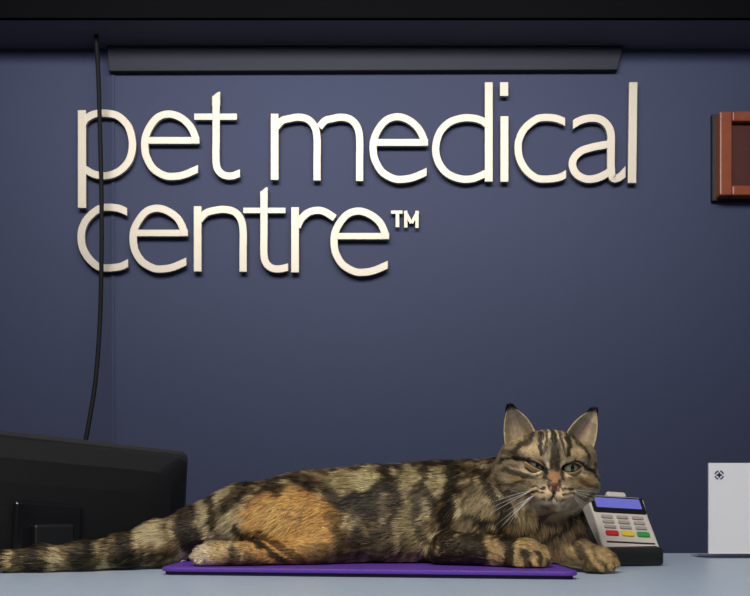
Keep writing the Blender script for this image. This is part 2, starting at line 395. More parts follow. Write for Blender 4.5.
# ------------------------------------------------------------------ leaflet holder
hd = 1.16; hx0 = W(702,0,hd)[0]; hx1 = hx0+.118
r = empty('leaflet_holder', (0,0,0), 'clear acrylic leaflet holder standing on the counter at the far right', 'leaflet holder')
def bxo(name, lo, hi, m, par, bevel=0): 
    bm = bmesh.new(); box(bm, lo, hi); return bm_obj(name, bm, m, par, bevel=bevel)
z0 = TOP+.0003
bxo('back_panel', (hx0,hd+.018,z0+.0025),(hx1,hd+.020,TOP+.085), M['acrylic'], r)
bxo('front_panel', (hx0+.0003,hd,z0+.0025),(hx1-.0003,hd+.002,TOP+.05), M['acrylic'], r)
bxo('side_panel', (hx0,hd+.0022,z0+.0025),(hx0+.002,hd+.0178,TOP+.078), M['acrylic'], r)
bxo('side_panel', (hx1-.002,hd+.0022,z0+.0025),(hx1,hd+.0178,TOP+.078), M['acrylic'], r)
bxo('base_plate', (hx0-.004,hd-.025,z0),(hx1+.004,hd+.035,z0+.0022), M['acrylic'], r)
r = empty('leaflet', (0,0,0), 'white leaflet with a small round purple cross mark in the clear holder', 'leaflet')
lx0 = W(708.5,0,hd+.008)[0]; lz1 = W(0,463,hd+.008)[2]
bxo('paper_sheet', (lx0,hd+.007,TOP+.0045),(hx1-.006,hd+.010,lz1), M['paper'], r)
bm = bmesh.new(); lc = W(719.5,475,hd+.006)
n = 24
for q in range(4):
    a0, a1 = R(90*q+14), R(90*q+76)
    pts = [(lc[0]+.0062*math.cos(a0+(a1-a0)*k/6), lc[2]+.0062*math.sin(a0+(a1-a0)*k/6)) for k in range(7)] + [(lc[0]+.0045*math.cos(a1-(a1-a0)*k/6), lc[2]+.0045*math.sin(a1-(a1-a0)*k/6)) for k in range(7)]
    prism(bm, pts, hd+.0065, hd+.0072)
for wx, wz in ((.0034,.0012),(.0012,.0034)): box(bm, (lc[0]-wx,hd+.0066,lc[2]-wz),(lc[0]+wx,hd+.0073,lc[2]+wz))
bm_obj('round_mark', bm, M['ink'], r)
# ------------------------------------------------------------------ the cat
def unit(v): v = np.asarray(v, float); return v/np.linalg.norm(v)
def PW(px, py, d): return W(px, py, d)
# head frame: columns = right(viewer), forward(towards viewer), up ; units cm -> m
HC = PW(548.5, 470.0, .905)
yaw, tilt, nod = R(-2), R(2.5), R(3)
Rz = np.array([[math.cos(yaw),-math.sin(yaw),0],[math.sin(yaw),math.cos(yaw),0],[0,0,1]])
fw0 = np.array([0,-1,0.]); rt0 = np.array([1,0,0.]); up0 = np.array([0,0,1.])
rt = rt0*math.cos(tilt) - up0*math.sin(tilt); up = rt0*math.sin(tilt) + up0*math.cos(tilt)
fw = unit(fw0*math.cos(nod) - up*math.sin(nod)); up = unit(up - fw*(up@fw))
rt = Rz@rt; fw = Rz@fw; up = Rz@up
HM = np.stack([rt, fw, up], axis=1)
def Hp(x, f, u): return HC + HM@np.array([x, f, u])*.01
def to_head(P): return ((P-HC)@HM)*100
I3 = np.eye(3)
prims = []   # dict(kind, ..., k, flow, L)
def ell(c, r, k=.018, M3=I3, flow=(-1,0,-.3), L=.011, reg=0, cut=False):
    prims.append(dict(t='e', c=np.array(c,float), r=np.array(r,float)*.01, M=M3, k=k, flow=unit(flow), L=L, reg=reg, cut=cut))
def cap(a, b, ra, rb, k=.014, flow=None, L=.009, reg=0, sq=1.0):
    a = np.array(a,float); b = np.array(b,float)
    prims.append(dict(t='c', a=a, b=b, ra=ra*.01, rb=rb*.01, k=k, flow=unit(flow if flow is not None else b-a), L=L, reg=reg, cut=False))
# torso
BF = (-1,0,-.35)
ell(PW(264,527,.985), (6.6,6.0,4.3), flow=(-1,-.2,-.3))
ell(PW(315,519,.985), (7.5,6.2,5.05), flow=BF)
ell(PW(375,516,.985), (7.5,6.4,5.35), flow=BF)
ell(PW(430,514,.98), (6.5,6.2,5.45), flow=BF)
ell(PW(478,519,.965), (5.2,5.6,5.0), flow=BF)
ell(PW(462,492,.975), (3.6,3.6,2.7), flow=BF)
# belly seating on the mat
ell(PW(385,545,.955), (11,4.6,2.6), flow=(-1,0,-.3), k=.035)
# neck and chest
cap(PW(488,508,.955), PW(538,482,.918), 4.4, 3.6, flow=(-.7,-.1,-.7), k=.02, L=.012)
ell(PW(530,520,.925), (3.9,3.6,4.3), flow=(.1,-.2,-1), k=.02, L=.013)
ell(PW(553,532,.925), (3.0,2.8,3.6), flow=(.2,-.2,-1), k=.02, L=.013)
# near shoulder and upper arm
ell(PW(478,520,.915), (3.4,2.2,3.6), flow=(-.5,0,-.8), k=.016)
# near foreleg lying along the mat
cap(PW(448,551,.900), PW(497,554,.876), 1.85, 1.5, k=.010, L=.008, reg=1)
cap(PW(497,554,.876), PW(522,557,.866), 1.5, 1.68, k=.006, L=.006, reg=1)
ell(PW(527,557,.864), (2.0,1.65,1.5), flow=(1,-.3,-.3), k=.006, L=.005, reg=1)
for px, py, d, r in ((513,567,.853,.62),(525,569,.847,.68),(537,567.5,.847,.66),(545,562,.855,.58)):
    cap(PW(px-3,py-11,d+.012), PW(px,py-1.5,d), r*.85, r, k=.0035, flow=(.5,-.5,-.6), L=.0042, reg=1)
# far foreleg
cap(PW(556,540,.925), PW(577,553,.905), 2.0, 1.35, k=.012, L=.008, reg=1)
cap(PW(575,553,.905), PW(598,560,.893), 1.35, 1.25, k=.006, L=.006, reg=1)
ell(PW(600,561,.890), (1.45,1.4,1.1), flow=(1,-.3,-.3), k=.005, L=.005, reg=1)
for px, py, d, r in ((590,568,.876,.50),(600,568.5,.872,.54),(609,567.5,.876,.52),(614,564,.886,.47)):
    cap(PW(px-3,py-7,d+.010), PW(px,py-.5,d), r*.85, r, k=.003, flow=(.5,-.5,-.6), L=.004, reg=1)
# thigh, shank and hind foot
ell(PW(290,532,.940), (5.6,3.3,4.0), flow=(-.7,0,-.6), k=.022, L=.011, reg=2)
ell(PW(325,546,.925), (3.0,2.6,2.3), flow=(-1,0,-.4), k=.024, L=.009, reg=2)
cap(PW(318,556,.905), PW(255,556,.888), 1.45, 1.30, k=.010, L=.008, reg=3)
cap(PW(255,556,.885), PW(212,557,.880), 1.30, 1.45, k=.005, L=.006, reg=3)
for px, py, d, r in ((201,564,.872,.60),(197,558,.880,.62),(200,552,.890,.60)):
    cap(PW(px+12,py-2,d+.003), PW(px,py,d), r*.9, r, k=.0035, flow=(-1,-.2,-.2), L=.004, reg=3)
# rump running into the tail
cap(PW(240,524,.985), PW(203,533,.975), 3.8, 2.7, flow=(-1,-.1,-.3), k=.02, reg=4)
cap(PW(203,533,.975), PW(160,545,.955), 2.6, 2.1, flow=(-1,-.1,-.3), k=.016, reg=4, L=.013)
tl = [PW(160,545,.955), PW(125,553,.935), PW(85,559,.915), PW(45,562,.90), PW(8,563,.89)]
for a, b, ra, rb in zip(tl, tl[1:], (2.1,1.6,1.35,1.2), (1.6,1.35,1.2,1.0)): cap(a, b, ra, rb, k=.01, reg=4, L=.012)
# head
def hell(x, f, u, rx, rf, ru, k=.008, **kw): ell(Hp(x,f,u), (rx,rf,ru), k=k, M3=HM, reg=9, flow=(0,0,1), **kw)
hell(0,-.6,.55, 4.15,4.3,3.35, k=.012, L=.005)         # skull
hell(0,.8,1.75, 3.3,2.4,2.0, L=.004)
for s in (-1,1): hell(s*3.45,-.6,1.2, 1.2,1.8,1.5, k=.012, L=.006)                    # brow
for s in (-1,1):
    hell(s*2.75,.2,-1.35, 2.1,2.5,2.15, k=.010, L=.009) # cheek
    hell(s*.95,2.95,-2.2, 1.15,1.15,.85, k=.006, L=.0022) # whisker pad
    hell(s*2.1,2.0,1.35, 1.35,1.0,.75, k=.006, L=.003)   # brow ridge
hell(0,1.9,-1.9, 2.2,2.0,1.6, k=.012, L=.004)          # muzzle mass
hell(0,2.55,-.1, .85,1.1,1.9, k=.008, L=.0025)         # nose bridge
hell(0,3.2,-1.2, .85,.85,.80, k=.006, L=.002)         # nose tip
hell(0,2.7,-3.2, 1.35,1.2,.9, k=.010, L=.004)      # chin
hell(0,-.3,-2.7, 3.1,2.8,1.6, k=.012, L=.011)         # jaw ruff
NP = 0
# carvings: eye sockets, mouth line
cuts = []
EYES = [(-1.76,2.32,.36), (1.68,2.32,.24)]
for x,f,u in EYES: cuts.append((Hp(x,f+.95,u), np.array([1.0,.95,.5])*.01, .004))
cuts.append((Hp(0,4.25,-2.35), np.array([.08,.45,.5])*.01, .002))
def pd(p, P):
    if p['t'] == 'e':
        q = (P-p['c'])@p['M']; q = q/p['r']; k0 = np.sqrt((q*q).sum(-1))+1e-9; k1 = np.sqrt(((q/p['r'])**2).sum(-1))+1e-9
        return k0*(k0-1)/k1
    ab = p['b']-p['a']; pa = P-p['a']; h = np.clip((pa@ab)/(ab@ab),0,1)
    return np.linalg.norm(pa-h[...,None]*ab,axis=-1) - (p['ra']+(p['rb']-p['ra'])*h)
def smin(a, b, k): h = np.maximum(k-np.abs(a-b),0)/k; return np.minimum(a,b)-h*h*k*.25
def bounds(p):
    if p['t'] == 'e': m = p['r'].max(); return p['c']-m, p['c']+m
    m = max(p['ra'],p['rb']); return np.minimum(p['a'],p['b'])-m, np.maximum(p['a'],p['b'])+m
FLOORZ = MATZ+.0006
def sdf_pts(P):
    D = np.full(len(P), .05)
    for p in prims:
        lo, hi = bounds(p); mm = ((P>lo-.022)&(P<hi+.022)).all(1)
        if mm.any(): D[mm] = smin(D[mm], pd(p, P[mm]), p['k'])
    for c, r, k in cuts:
        mm = (np.abs(P-c)<.03).all(1)
        if mm.any():
            q = ((P[mm]-c)@HM)/r; k0 = np.sqrt((q*q).sum(-1))+1e-9; k1 = np.sqrt(((q/r)**2).sum(-1))+1e-9
            D[mm] = -smin(-D[mm], k0*(k0-1)/k1, k)
    # settle on the surface beneath
    fl = np.where((P[:,0]>mx0)&(P[:,0]<mx1-.001), FLOORZ, FLOORZ)
    fl = TOP+.0008 + (MATZ-TOP)*np.clip((mx1+.006-P[:,0])/.004,0,1)*np.clip((P[:,0]-mx0+.006)/.004,0,1)*np.clip((P[:,1]-my0+.006)/.004,0,1)
    return -smin(-D, -(fl-P[:,2]), .004)
hres = .0019
glo = np.array([-.385, .825, TOP-.004]); ghi = np.array([.255, 1.075, PW(0,425,.9)[2]+.02])
n3 = np.ceil((ghi-glo)/hres).astype(int)+1
ax = [glo[i]+hres*np.arange(n3[i]) for i in range(3)]
G = np.full(n3, .05, np.float32)
def sub(lo, hi):
    sl = []
    for i in range(3):
        a = max(0, int((lo[i]-glo[i])/hres)); b = min(n3[i], int((hi[i]-glo[i])/hres)+2); sl.append(slice(a,max(a,b)))
    return tuple(sl)
for p in prims:
    lo, hi = bounds(p); s = sub(lo-.022, hi+.022)
    X, Y, Z = np.meshgrid(ax[0][s[0]], ax[1][s[1]], ax[2][s[2]], indexing='ij')
    if X.size: G[s] = smin(G[s], pd(p, np.stack([X,Y,Z],-1)), p['k'])
for c, r, k in cuts:
    s = sub(c-.03, c+.03); X, Y, Z = np.meshgrid(ax[0][s[0]], ax[1][s[1]], ax[2][s[2]], indexing='ij')
    q = ((np.stack([X,Y,Z],-1)-c)@HM)/r; k0 = np.sqrt((q*q).sum(-1))+1e-9; k1 = np.sqrt(((q/r)**2).sum(-1))+1e-9
    G[s] = -smin(-G[s], k0*(k0-1)/k1, k)
X, Y, Z = np.meshgrid(*ax, indexing='ij', sparse=True)
fl = TOP+.0008 + (MATZ-TOP)*np.clip((mx1+.006-X)/.004,0,1)*np.clip((X-mx0+.006)/.004,0,1)*np.clip((Y-my0+.006)/.004,0,1)
G = -smin(-G, -(fl-Z), .004)
G[:, :, 0] = .01
# surface nets
ins = G < 0
cnr = [(i,j,k) for i in (0,1) for j in (0,1) for k in (0,1)]
def cs(a, o): return a[o[0]:a.shape[0]-1+o[0], o[1]:a.shape[1]-1+o[1], o[2]:a.shape[2]-1+o[2]]
tot = sum(cs(ins,o).astype(np.int8) for o in cnr)
act = (tot>0)&(tot<8)
idx = -np.ones(act.shape, np.int64); cells = np.argwhere(act); idx[act] = np.arange(len(cells))
acc = np.zeros((len(cells),3)); cntv = np.zeros(len(cells))
gv = {o: G[cells[:,0]+o[0], cells[:,1]+o[1], cells[:,2]+o[2]] for o in cnr}
for o in cnr:
    for axis in range(3):
        if o[axis]: continue
        q = list(o); q[axis] = 1; q = tuple(q)
        a, b = gv[o], gv[q]; mm = (a<0)!=(b<0); t = a[mm]/(a[mm]-b[mm])
        pt = np.tile(np.array(o,float),(mm.sum(),1)); pt[:,axis] = t; acc[mm] += pt; cntv[mm] += 1
Vt = glo + hres*(cells + acc/cntv[:,None])
quads = []
for axis in range(3):
    a1, a2 = (axis+1)%3, (axis+2)%3
    sl0 = [slice(1,n3[i]-1) for i in range(3)]; sl1 = list(sl0); sl0[axis] = slice(0,n3[axis]-1); sl1[axis] = slice(1,n3[axis])
    A0, A1 = ins[tuple(sl0)], ins[tuple(sl1)]
    e = np.argwhere(A0 != A1); flip = A0[tuple(e.T)]
    e = e + np.array([0 if i==axis else 1 for i in range(3)])
    def cid(d1, d2):
        q = e.copy(); q[:,a1] -= d1; q[:,a2] -= d2; return idx[tuple(q.T)]
    Q = np.stack([cid(0,0), cid(1,0), cid(1,1), cid(0,1)], 1)
    Q[~flip] = Q[~flip][:, ::-1]; quads.append(Q)
Fq = np.concatenate(quads); Fq = Fq[(Fq>=0).all(1)]
for it in range(2):      # project on the exact surface
    D = sdf_pts(Vt); e = 2e-4
    g = np.stack([sdf_pts(Vt+np.eye(3)[i]*e)-D for i in range(3)],1)/e
    gl = np.linalg.norm(g,axis=1,keepdims=True)+1e-6
    Vt = Vt - np.clip(D[:,None]/gl,-.001,.001)*g/gl
Nv = g/gl
onm = (Vt[:,0]>mx0-.003)&(Vt[:,0]<mx1+.003)&(Vt[:,1]<my1+.003); Vt[onm,2] = np.maximum(Vt[onm,2], MATZ+.0004); Vt[:,2] = np.maximum(Vt[:,2], TOP+.0005)

# ---- value noise
def vnoise(P, sc, seed=0):
    q = P*sc; i = np.floor(q).astype(np.int64); f = q-i; f = f*f*(3-2*f); out = 0
    for o in cnr:
        j = i+np.array(o); h = (j[:,0]*73856093 ^ j[:,1]*19349663 ^ j[:,2]*83492791 ^ (seed*2654435761)) & 0xffffff
        h = (h*1103515245+12345) & 0x7fffffff; h = (h ^ (h>>13))*1274126177 & 0x7fffffff
        w = 1
        for d in range(3): w = w*(f[:,d] if o[d] else 1-f[:,d])
        out = out + w*(h/0x7fffffff)
    return out
def C(r,g,b): return np.array(srgb(r,g,b))
TAN, DK, MID, ORG, CREAM, OLIVE = C(216,194,148), C(27,20,12), C(128,104,66), C(238,176,98), C(245,218,178), C(176,158,110)
# markings on the flank, given as picture-like flank coordinates (x right, y down, 1 unit = 1.017 mm)
def flank(P): return np.stack([375+P[:,0]*900/.925, 507-(P[:,2]-CAMZ)*900/.925], 1)
def segd(q, a, b):
    a = np.array(a,float); b = np.array(b,float); ab = b-a; h = np.clip(((q-a)@ab)/(ab@ab+1e-9),0,1); return np.linalg.norm(q-a-h[:,None]*ab,axis=1)
def lined(q, pts): return np.min([segd(q,a,b) for a,b in zip(pts,pts[1:])],axis=0)
def ss(x, a, b): t = np.clip((x-a)/(b-a),0,1); return t*t*(3-2*t)
blobs = [ # x,y,rx,ry,color,strength
 (212,516,34,32,TAN,.75),(294,527,50,38,ORG,1.0),(266,520,28,20,C(250,190,112),.8),(330,552,26,12,MID,.7),(236,522,16,10,TAN,.8),
 (373,480,17,13,C(214,196,142),.95),(340,482,22,10,OLIVE,.7),(318,478,14,6,C(150,120,84),.6),
 (446,482,14,16,C(190,172,122),.8),(412,478,10,14,OLIVE,.8),(478,500,14,18,C(178,156,112),.85),(468,526,14,10,C(170,148,104),.8),
 (415,520,14,26,OLIVE,.6),(400,545,22,12,C(140,122,84),.5),(345,500,10,10,OLIVE,.4),
 (370,505,30,14,DK,.75),(375,550,26,12,DK,.55),(352,545,10,16,C(120,96,60),.5),
 (205,556,20,14,CREAM,1.0),(228,552,10,12,C(226,188,130),.8),(150,528,14,16,TAN,1.0),
 (540,552,30,26,None,0)]
darks = [ # polyline, half width, strength
 ([(392,462),(388,480),(376,496),(352,500)],6,.95),([(352,498),(372,512),(360,540)],7,.6),
 ([(430,460),(429,485),(420,505),(424,535)],4.5,.8),([(458,462),(458,484),(450,505),(443,530),(441,562)],7,.95),
 ([(438,500),(441,525)],5,.7),([(484,468),(489,490),(500,505),(512,520)],4.5,.9),([(470,470),(474,484),(466,500)],2.5,.6),
 ([(470,512),(486,519),(506,519)],3.5,.85),([(455,536),(480,531),(505,536)],4,.9),
 ([(296,474),(312,484),(332,492),(346,505)],7,.8),([(268,474),(272,483),(282,492)],7,.85),([(243,482),(238,496),(226,506)],8,.85),
 ([(205,496),(213,512),(214,530)],5.5,.9),([(182,505),(186,525),(193,546)],12,.95),([(222,514),(226,506)],4,.7),
 ([(240,529),(256,533),(270,545),(290,560)],3.4,.95),([(262,530),(285,545),(305,560)],3.4,.8),([(232,556),(240,560)],3,.4),
 ([(290,516),(304,517),(309,508)],1.2,.55),([(404,466),(406,490),(398,512)],3,.6),([(386,515),(392,545)],5,.5),
 ([(330,515),(344,535),(350,558)],5,.6),([(408,530),(402,560)],3,.5),([(128,520),(132,560)],8,.9),([(92,540),(94,575)],9,.9),([(50,545),(52,575)],9,.9),([(12,545),(12,575)],16,.95)]
def colour(P):
    n1 = np.stack([vnoise(P,60,1)-.5, vnoise(P,60,2)-.5],1); n2 = np.stack([vnoise(P,180,3)-.5, vnoise(P,180,4)-.5],1)
    q = flank(P) + n1*8 + n2*6
    mott = vnoise(P*np.array([1.6,1,.7]),95,5)*.6+vnoise(P*np.array([1.6,1,.7]),230,6)*.4
    c = MID + (TAN-MID)*ss(mott,.50,.72)[:,None]; c = c + (DK-c)*(ss(mott,.52,.34)*.85)[:,None]
    for x,y,rx,ry,col,s in blobs:
        if s == 0: continue
        r2 = ((q[:,0]-x)/rx)**2+((q[:,1]-y)/ry)**2; w = s*ss(r2,1.25,.55)
        c = c + (col*(.82+.36*mott[:,None])-c)*w[:,None]
    for pts, hw, s in darks:
        w = s*ss(lined(q,pts), hw*1.2, hw*.7)
        c = c + (DK-c)*w[:,None]
    # forelegs: fur bands; shade between the toes painted into the coat
    X = q[:,0]; Yp = q[:,1]
    leg = ss(np.where((X>436)&(X<560), Yp, 0), 533, 539)*(P[:,1]<.915)
    lc_ = C(205,170,116)*(.8+.4*mott[:,None])
    band_gap_shade = np.maximum.reduce([ss(np.abs(X-455),24,19), ss(np.abs(X-499),7,4), .95*ss(np.abs(X-512-(Yp-550)*.1),3.2,1.6)*(Yp>546), .95*ss(np.abs(X-523-(Yp-550)*.2),4,2)*(Yp>547), .9*ss(np.abs(X-535),3.2,1.4)*(Yp>551)])
    lc_ = lc_ + (DK-lc_)*(band_gap_shade*.95)[:,None]; c = c + (lc_-c)*leg[:,None]
    # far foreleg: fur band, plus painted shade in a toe gap
    fleg = ((X>556)&(Yp>538)&(P[:,1]<.93)).astype(float)
    l2 = C(200,168,116)*(.75+.5*mott[:,None]); b2 = np.maximum.reduce([ss(np.abs(X-572-(Yp-550)*.5),6,3), ss(np.abs(X-587-(Yp-550)*.4),3,1)*.6]); l2 = l2+(DK-l2)*(b2*.8)[:,None]
    c = c + (l2-c)*fleg[:,None]
    # chest below chin
    ch = ss(np.hypot((X-545)/42,(Yp-530)/22),1.15,.8)*(1-np.maximum(leg,fleg))
    cc = C(142,118,82)*(.6+.7*mott[:,None]); cc = cc + (DK-cc)*(.92*ss(np.abs(((X-510)*.5+(Yp-505))%17-8.5),3.6,1.6))[:,None]
    c = c + (cc-c)*ch[:,None]
    # head
    h = to_head(P); inh = ss(np.sqrt((h[:,0]/5.4)**2+(h[:,1]/5.6)**2+((h[:,2]+.1)/4.6)**2),1.06,.94)
    if (inh>0).any():
        hc = head_colour(h, P, mott); c = c + (hc-c)*inh[:,None]
    return np.clip(c,0,1)
hd_dark = [ # head coords (x,u)
 ([(-.72,.0),(-.78,-.75)],.2,.9),([(.72,.0),(.8,-.7)],.2,.85),([(-1.1,-.35),(-1.9,-.8),(-2.9,-.75)],.13,.7),([(1.6,-.75),(2.6,-.6)],.12,.55),
 ([(-4.9,1.6),(-4.2,1.5),(-3.4,1.2)],.2,.7),([(-3.9,-2.0),(-3.0,-2.4),(-2.3,-2.3)],.16,.7),([(3.9,-.2),(4.3,.8)],.2,.7),([(3.0,-2.6),(3.8,-1.8)],.15,.6),
 ([(-2.6,3.1),(-1.8,3.3)],.2,.6),([(2.4,3.1),(1.7,3.4)],.2,.6),
 ([(0,3.9),(0,2.6)],.26,.95),([(0,2.6),(.05,.3)],.42,.75),([(-.62,3.9),(-.75,2.6),(-.95,1.5)],.13,.8),([(.62,3.9),(.75,2.6),(.95,1.5)],.13,.8),
 ([(-1.25,3.6),(-1.35,2.4),(-1.3,1.5)],.2,.95),([(1.3,3.6),(1.35,2.4),(1.3,1.5)],.2,.95),
 ([(-1.9,3.7),(-2.3,2.7),(-3.1,2.4),(-3.7,1.6)],.22,.85),([(1.9,3.6),(2.2,2.7),(3.0,2.3),(3.5,1.5)],.2,.8),
 ([(-.75,-.15),(-1.3,.35),(-2.2,.85),(-2.9,.95),(-4.1,.9),(-5.2,.2)],.17,.98),([(.75,-.15),(1.25,.4),(2.0,.9),(2.8,.75),(3.6,.1),(4.5,-.8)],.17,.98),
 ([(-4.2,-.3),(-3.2,-.55),(-2.2,-.6)],.19,.85),([(-4.4,-1.4),(-3.5,-1.5),(-2.6,-1.2)],.17,.75),([(-4.9,-1.0),(-4.5,-2.3),(-3.8,-3.2)],.25,.7),
 ([(4.3,-1.4),(3.4,-1.3),(2.6,-.9)],.17,.7),([(4.4,-2.2),(3.6,-2.2)],.17,.6),([(-4.0,.1),(-3.3,.2)],.12,.5),([(2.6,.0),(3.3,-.3)],.1,.5),
 ([(-.5,-.9),(-.62,-1.5),(-.2,-2.0),(0,-2.15)],.1,.9),([(.5,-.9),(.62,-1.5),(.2,-2.0),(0,-2.15)],.1,.9),([(0,-2.0),(0,-2.55)],.08,.95),
 ([(0,-2.55),(-.5,-2.85),(-1.15,-2.8)],.09,.9),([(0,-2.55),(.5,-2.85),(1.15,-2.8)],.09,.9),
 ([(-.9,-1.75),(-1.9,-1.6)],.10,.95),([(-.9,-2.15),(-2.0,-2.1)],.10,.95),([(.9,-1.75),(1.9,-1.6)],.10,.95),([(.9,-2.15),(2.0,-2.1)],.10,.95)]
def head_colour(h, P, mott):
    wv = np.stack([vnoise(P,320,7)-.5, vnoise(P,320,8)-.5],1)*.35
    q = np.stack([h[:,0],h[:,2]],1)+wv
    x, u, f = q[:,0], q[:,1], h[:,1]
    c = C(162,142,110)*(.58+.84*mott[:,None])
    def bl(cx,cu,rx,ru,col,s):
        nonlocal c
        w = s*ss(((x-cx)/rx)**2+((u-cu)/ru)**2,1.3,.5); c = c+(col-c)*w[:,None]
    for s in (-1,1):
        bl(s*2.1,1.75,1.0,.5,C(214,182,134),.85); bl(s*1.95,-.35,1.3,.42,C(226,200,152),.95)
        bl(s*.85,.35,.32,.5,C(235,215,180),.8); bl(s*2.9,-1.0,.9,.5,C(190,150,90),.6)
        bl(s*1.25,-2.05,1.15,.6,C(236,204,156),.97); bl(s*.35,3.2,.14,.8,C(222,200,160),.9); bl(s*1.0,2.2,.16,.9,C(222,196,150),.85)
        bl(s*3.4,2.9,.7,.4,C(196,176,120),.6)
    bl(-4.3,2.9,.5,.6,C(190,110,60),.8)
    bl(0,-3.5,1.9,.7,C(205,190,162),.95)
    bl(0,.9,.55,1.4,C(66,48,30),.85)
    bl(0,-.55,.5,.75,C(180,130,88),.98)
    fr = ss(f,-.6,.8)
    for pts, hw, s in hd_dark:
        w = s*ss(lined(q,pts), hw*1.6, hw*.8)*fr; c = c+(DK*.8-c)*w[:,None]
    # back of head: streaks
    w = (1-fr)*.6*ss(np.abs((h[:,1]*1.1+h[:,2]*.4)%1.6-.8),.45,.2); c = c+(DK-c)*w[:,None]
    return c
Cv = colour(Vt)

def mk_mesh(name, V, faces_flat, loop_tot, cols, parent, m, nrm=None, smooth=True):
    me = bpy.data.meshes.new(name)
    me.vertices.add(len(V)); me.vertices.foreach_set('co', np.asarray(V,np.float32).ravel())
    me.loops.add(len(faces_flat)); me.loops.foreach_set('vertex_index', np.asarray(faces_flat,np.int32))
    st = np.concatenate([[0],np.cumsum(loop_tot)[:-1]]).astype(np.int32)
    me.polygons.add(len(loop_tot)); me.polygons.foreach_set('loop_start', st)
    try: me.polygons.foreach_set('loop_total', np.asarray(loop_tot,np.int32))
    except Exception: pass
    me.update(calc_edges=True)
    me.polygons.foreach_set('use_smooth', np.full(len(loop_tot), smooth))
    at = me.attributes.new('coat', 'FLOAT_COLOR', 'POINT'); at.data.foreach_set('color', np.concatenate([cols,np.ones((len(cols),1))],1).astype(np.float32).ravel())
    if nrm is not None:
        an = me.attributes.new('lie', 'FLOAT_VECTOR', 'POINT'); an.data.foreach_set('vector', nrm.astype(np.float32).ravel())
    me.validate()
    return link(name, me, m, parent)
def coat_mat(name, rough, use_n, sheen):
    m = bpy.data.materials.new(name); m.use_nodes = True; nt = m.node_tree; b = nt.nodes['Principled BSDF']
    a = nt.nodes.new('ShaderNodeAttribute'); a.attribute_name = 'coat'
    nt.links.new(a.outputs['Color'], b.inputs['Base Color']); b.inputs['Roughness'].default_value = rough
    b.inputs['Specular IOR Level'].default_value = .35; b.inputs['Sheen Weight'].default_value = sheen
    if use_n:
        v = nt.nodes.new('ShaderNodeAttribute'); v.attribute_name = 'lie'; nt.links.new(v.outputs['Vector'], b.inputs['Normal'])
    return m
cat = empty('cat', (0.02,.96,MATZ), 'brown tabby cat with orange thigh patch lying on the purple mat, facing the camera', 'cat')
M['skin'] = coat_mat('short undercoat', .8, False, 0); M['fur'] = coat_mat('tabby fur', .55, True, .0)
mk_mesh('body', Vt, Fq.ravel(), np.full(len(Fq),4), Cv, cat, M['skin'])

# ---- fur strands
NH = 190000
tri = np.concatenate([Fq[:,[0,1,2]],Fq[:,[0,2,3]]]); a,b,c_ = Vt[tri[:,0]],Vt[tri[:,1]],Vt[tri[:,2]]
ar = np.linalg.norm(np.cross(b-a,c_-a),axis=1)/2; cen = (a+b+c_)/3
nc = Nv[tri[:,0]]
wgt = np.ones(len(tri)); hh = to_head(cen); inhd = (np.abs(hh[:,0])<5.2)&(hh[:,1]>-1)&(hh[:,2]>-4.5)
wgt[inhd] = 2.6; wgt[(nc[:,1]>.55)] *= .35; wgt[nc[:,2]<-.75] *= .1
pr = ar*wgt; pr /= pr.sum()
ti = rng.choice(len(tri), NH, p=pr); r1, r2 = rng.random(NH), rng.random(NH); sw = r1+r2>1; r1[sw]=1-r1[sw]; r2[sw]=1-r2[sw]
P0 = a[ti]+(b-a)[ti]*r1[:,None]+(c_-a)[ti]*r2[:,None]; N0 = Nv[tri[ti,0]]*(1-r1-r2)[:,None]+Nv[tri[ti,1]]*r1[:,None]+Nv[tri[ti,2]]*r2[:,None]
N0 /= np.linalg.norm(N0,axis=1,keepdims=True)+1e-9
fl_ = np.zeros((NH,3)); Ls = np.zeros(NH); ws = np.zeros(NH)
for p in prims:
    lo, hi = bounds(p); mm = ((P0>lo-.03)&(P0<hi+.03)).all(1)
    w = np.exp(-np.clip(pd(p,P0[mm]),-.002,1)/.0035); fl_[mm] += w[:,None]*p['flow']; Ls[mm] += w*p['L']; ws[mm] += w
fl_ /= ws[:,None]+1e-9; Ls /= ws+1e-9
h = to_head(P0); inh = ss(np.sqrt((h[:,0]/5.2)**2+(h[:,1]/5.2)**2+((h[:,2]+.1)/4.5)**2),1.1,.95)
rad = (P0-Hp(0,4.6,-1.0)); rad /= np.linalg.norm(rad,axis=1,keepdims=True)
up_bias = (HM[:,2]*1.0)[None,:]*(ss(h[:,2],-.6,1.0)*ss(np.abs(h[:,0]),2.2,.6))[:,None]
hf = rad+up_bias*.8 - HM[:,2][None,:]*.35*ss(h[:,2],-1,-3)[:,None]
flow = fl_*(1-inh)[:,None]+hf*inh[:,None]
flow = flow + (vnoise(P0,45,21)-.5)[:,None]*np.array([.3,0,.9]) + rng.normal(0,.13,(NH,3))
flow -= N0*(flow*N0).sum(1)[:,None]; flow /= np.linalg.norm(flow,axis=1,keepdims=True)+1e-9
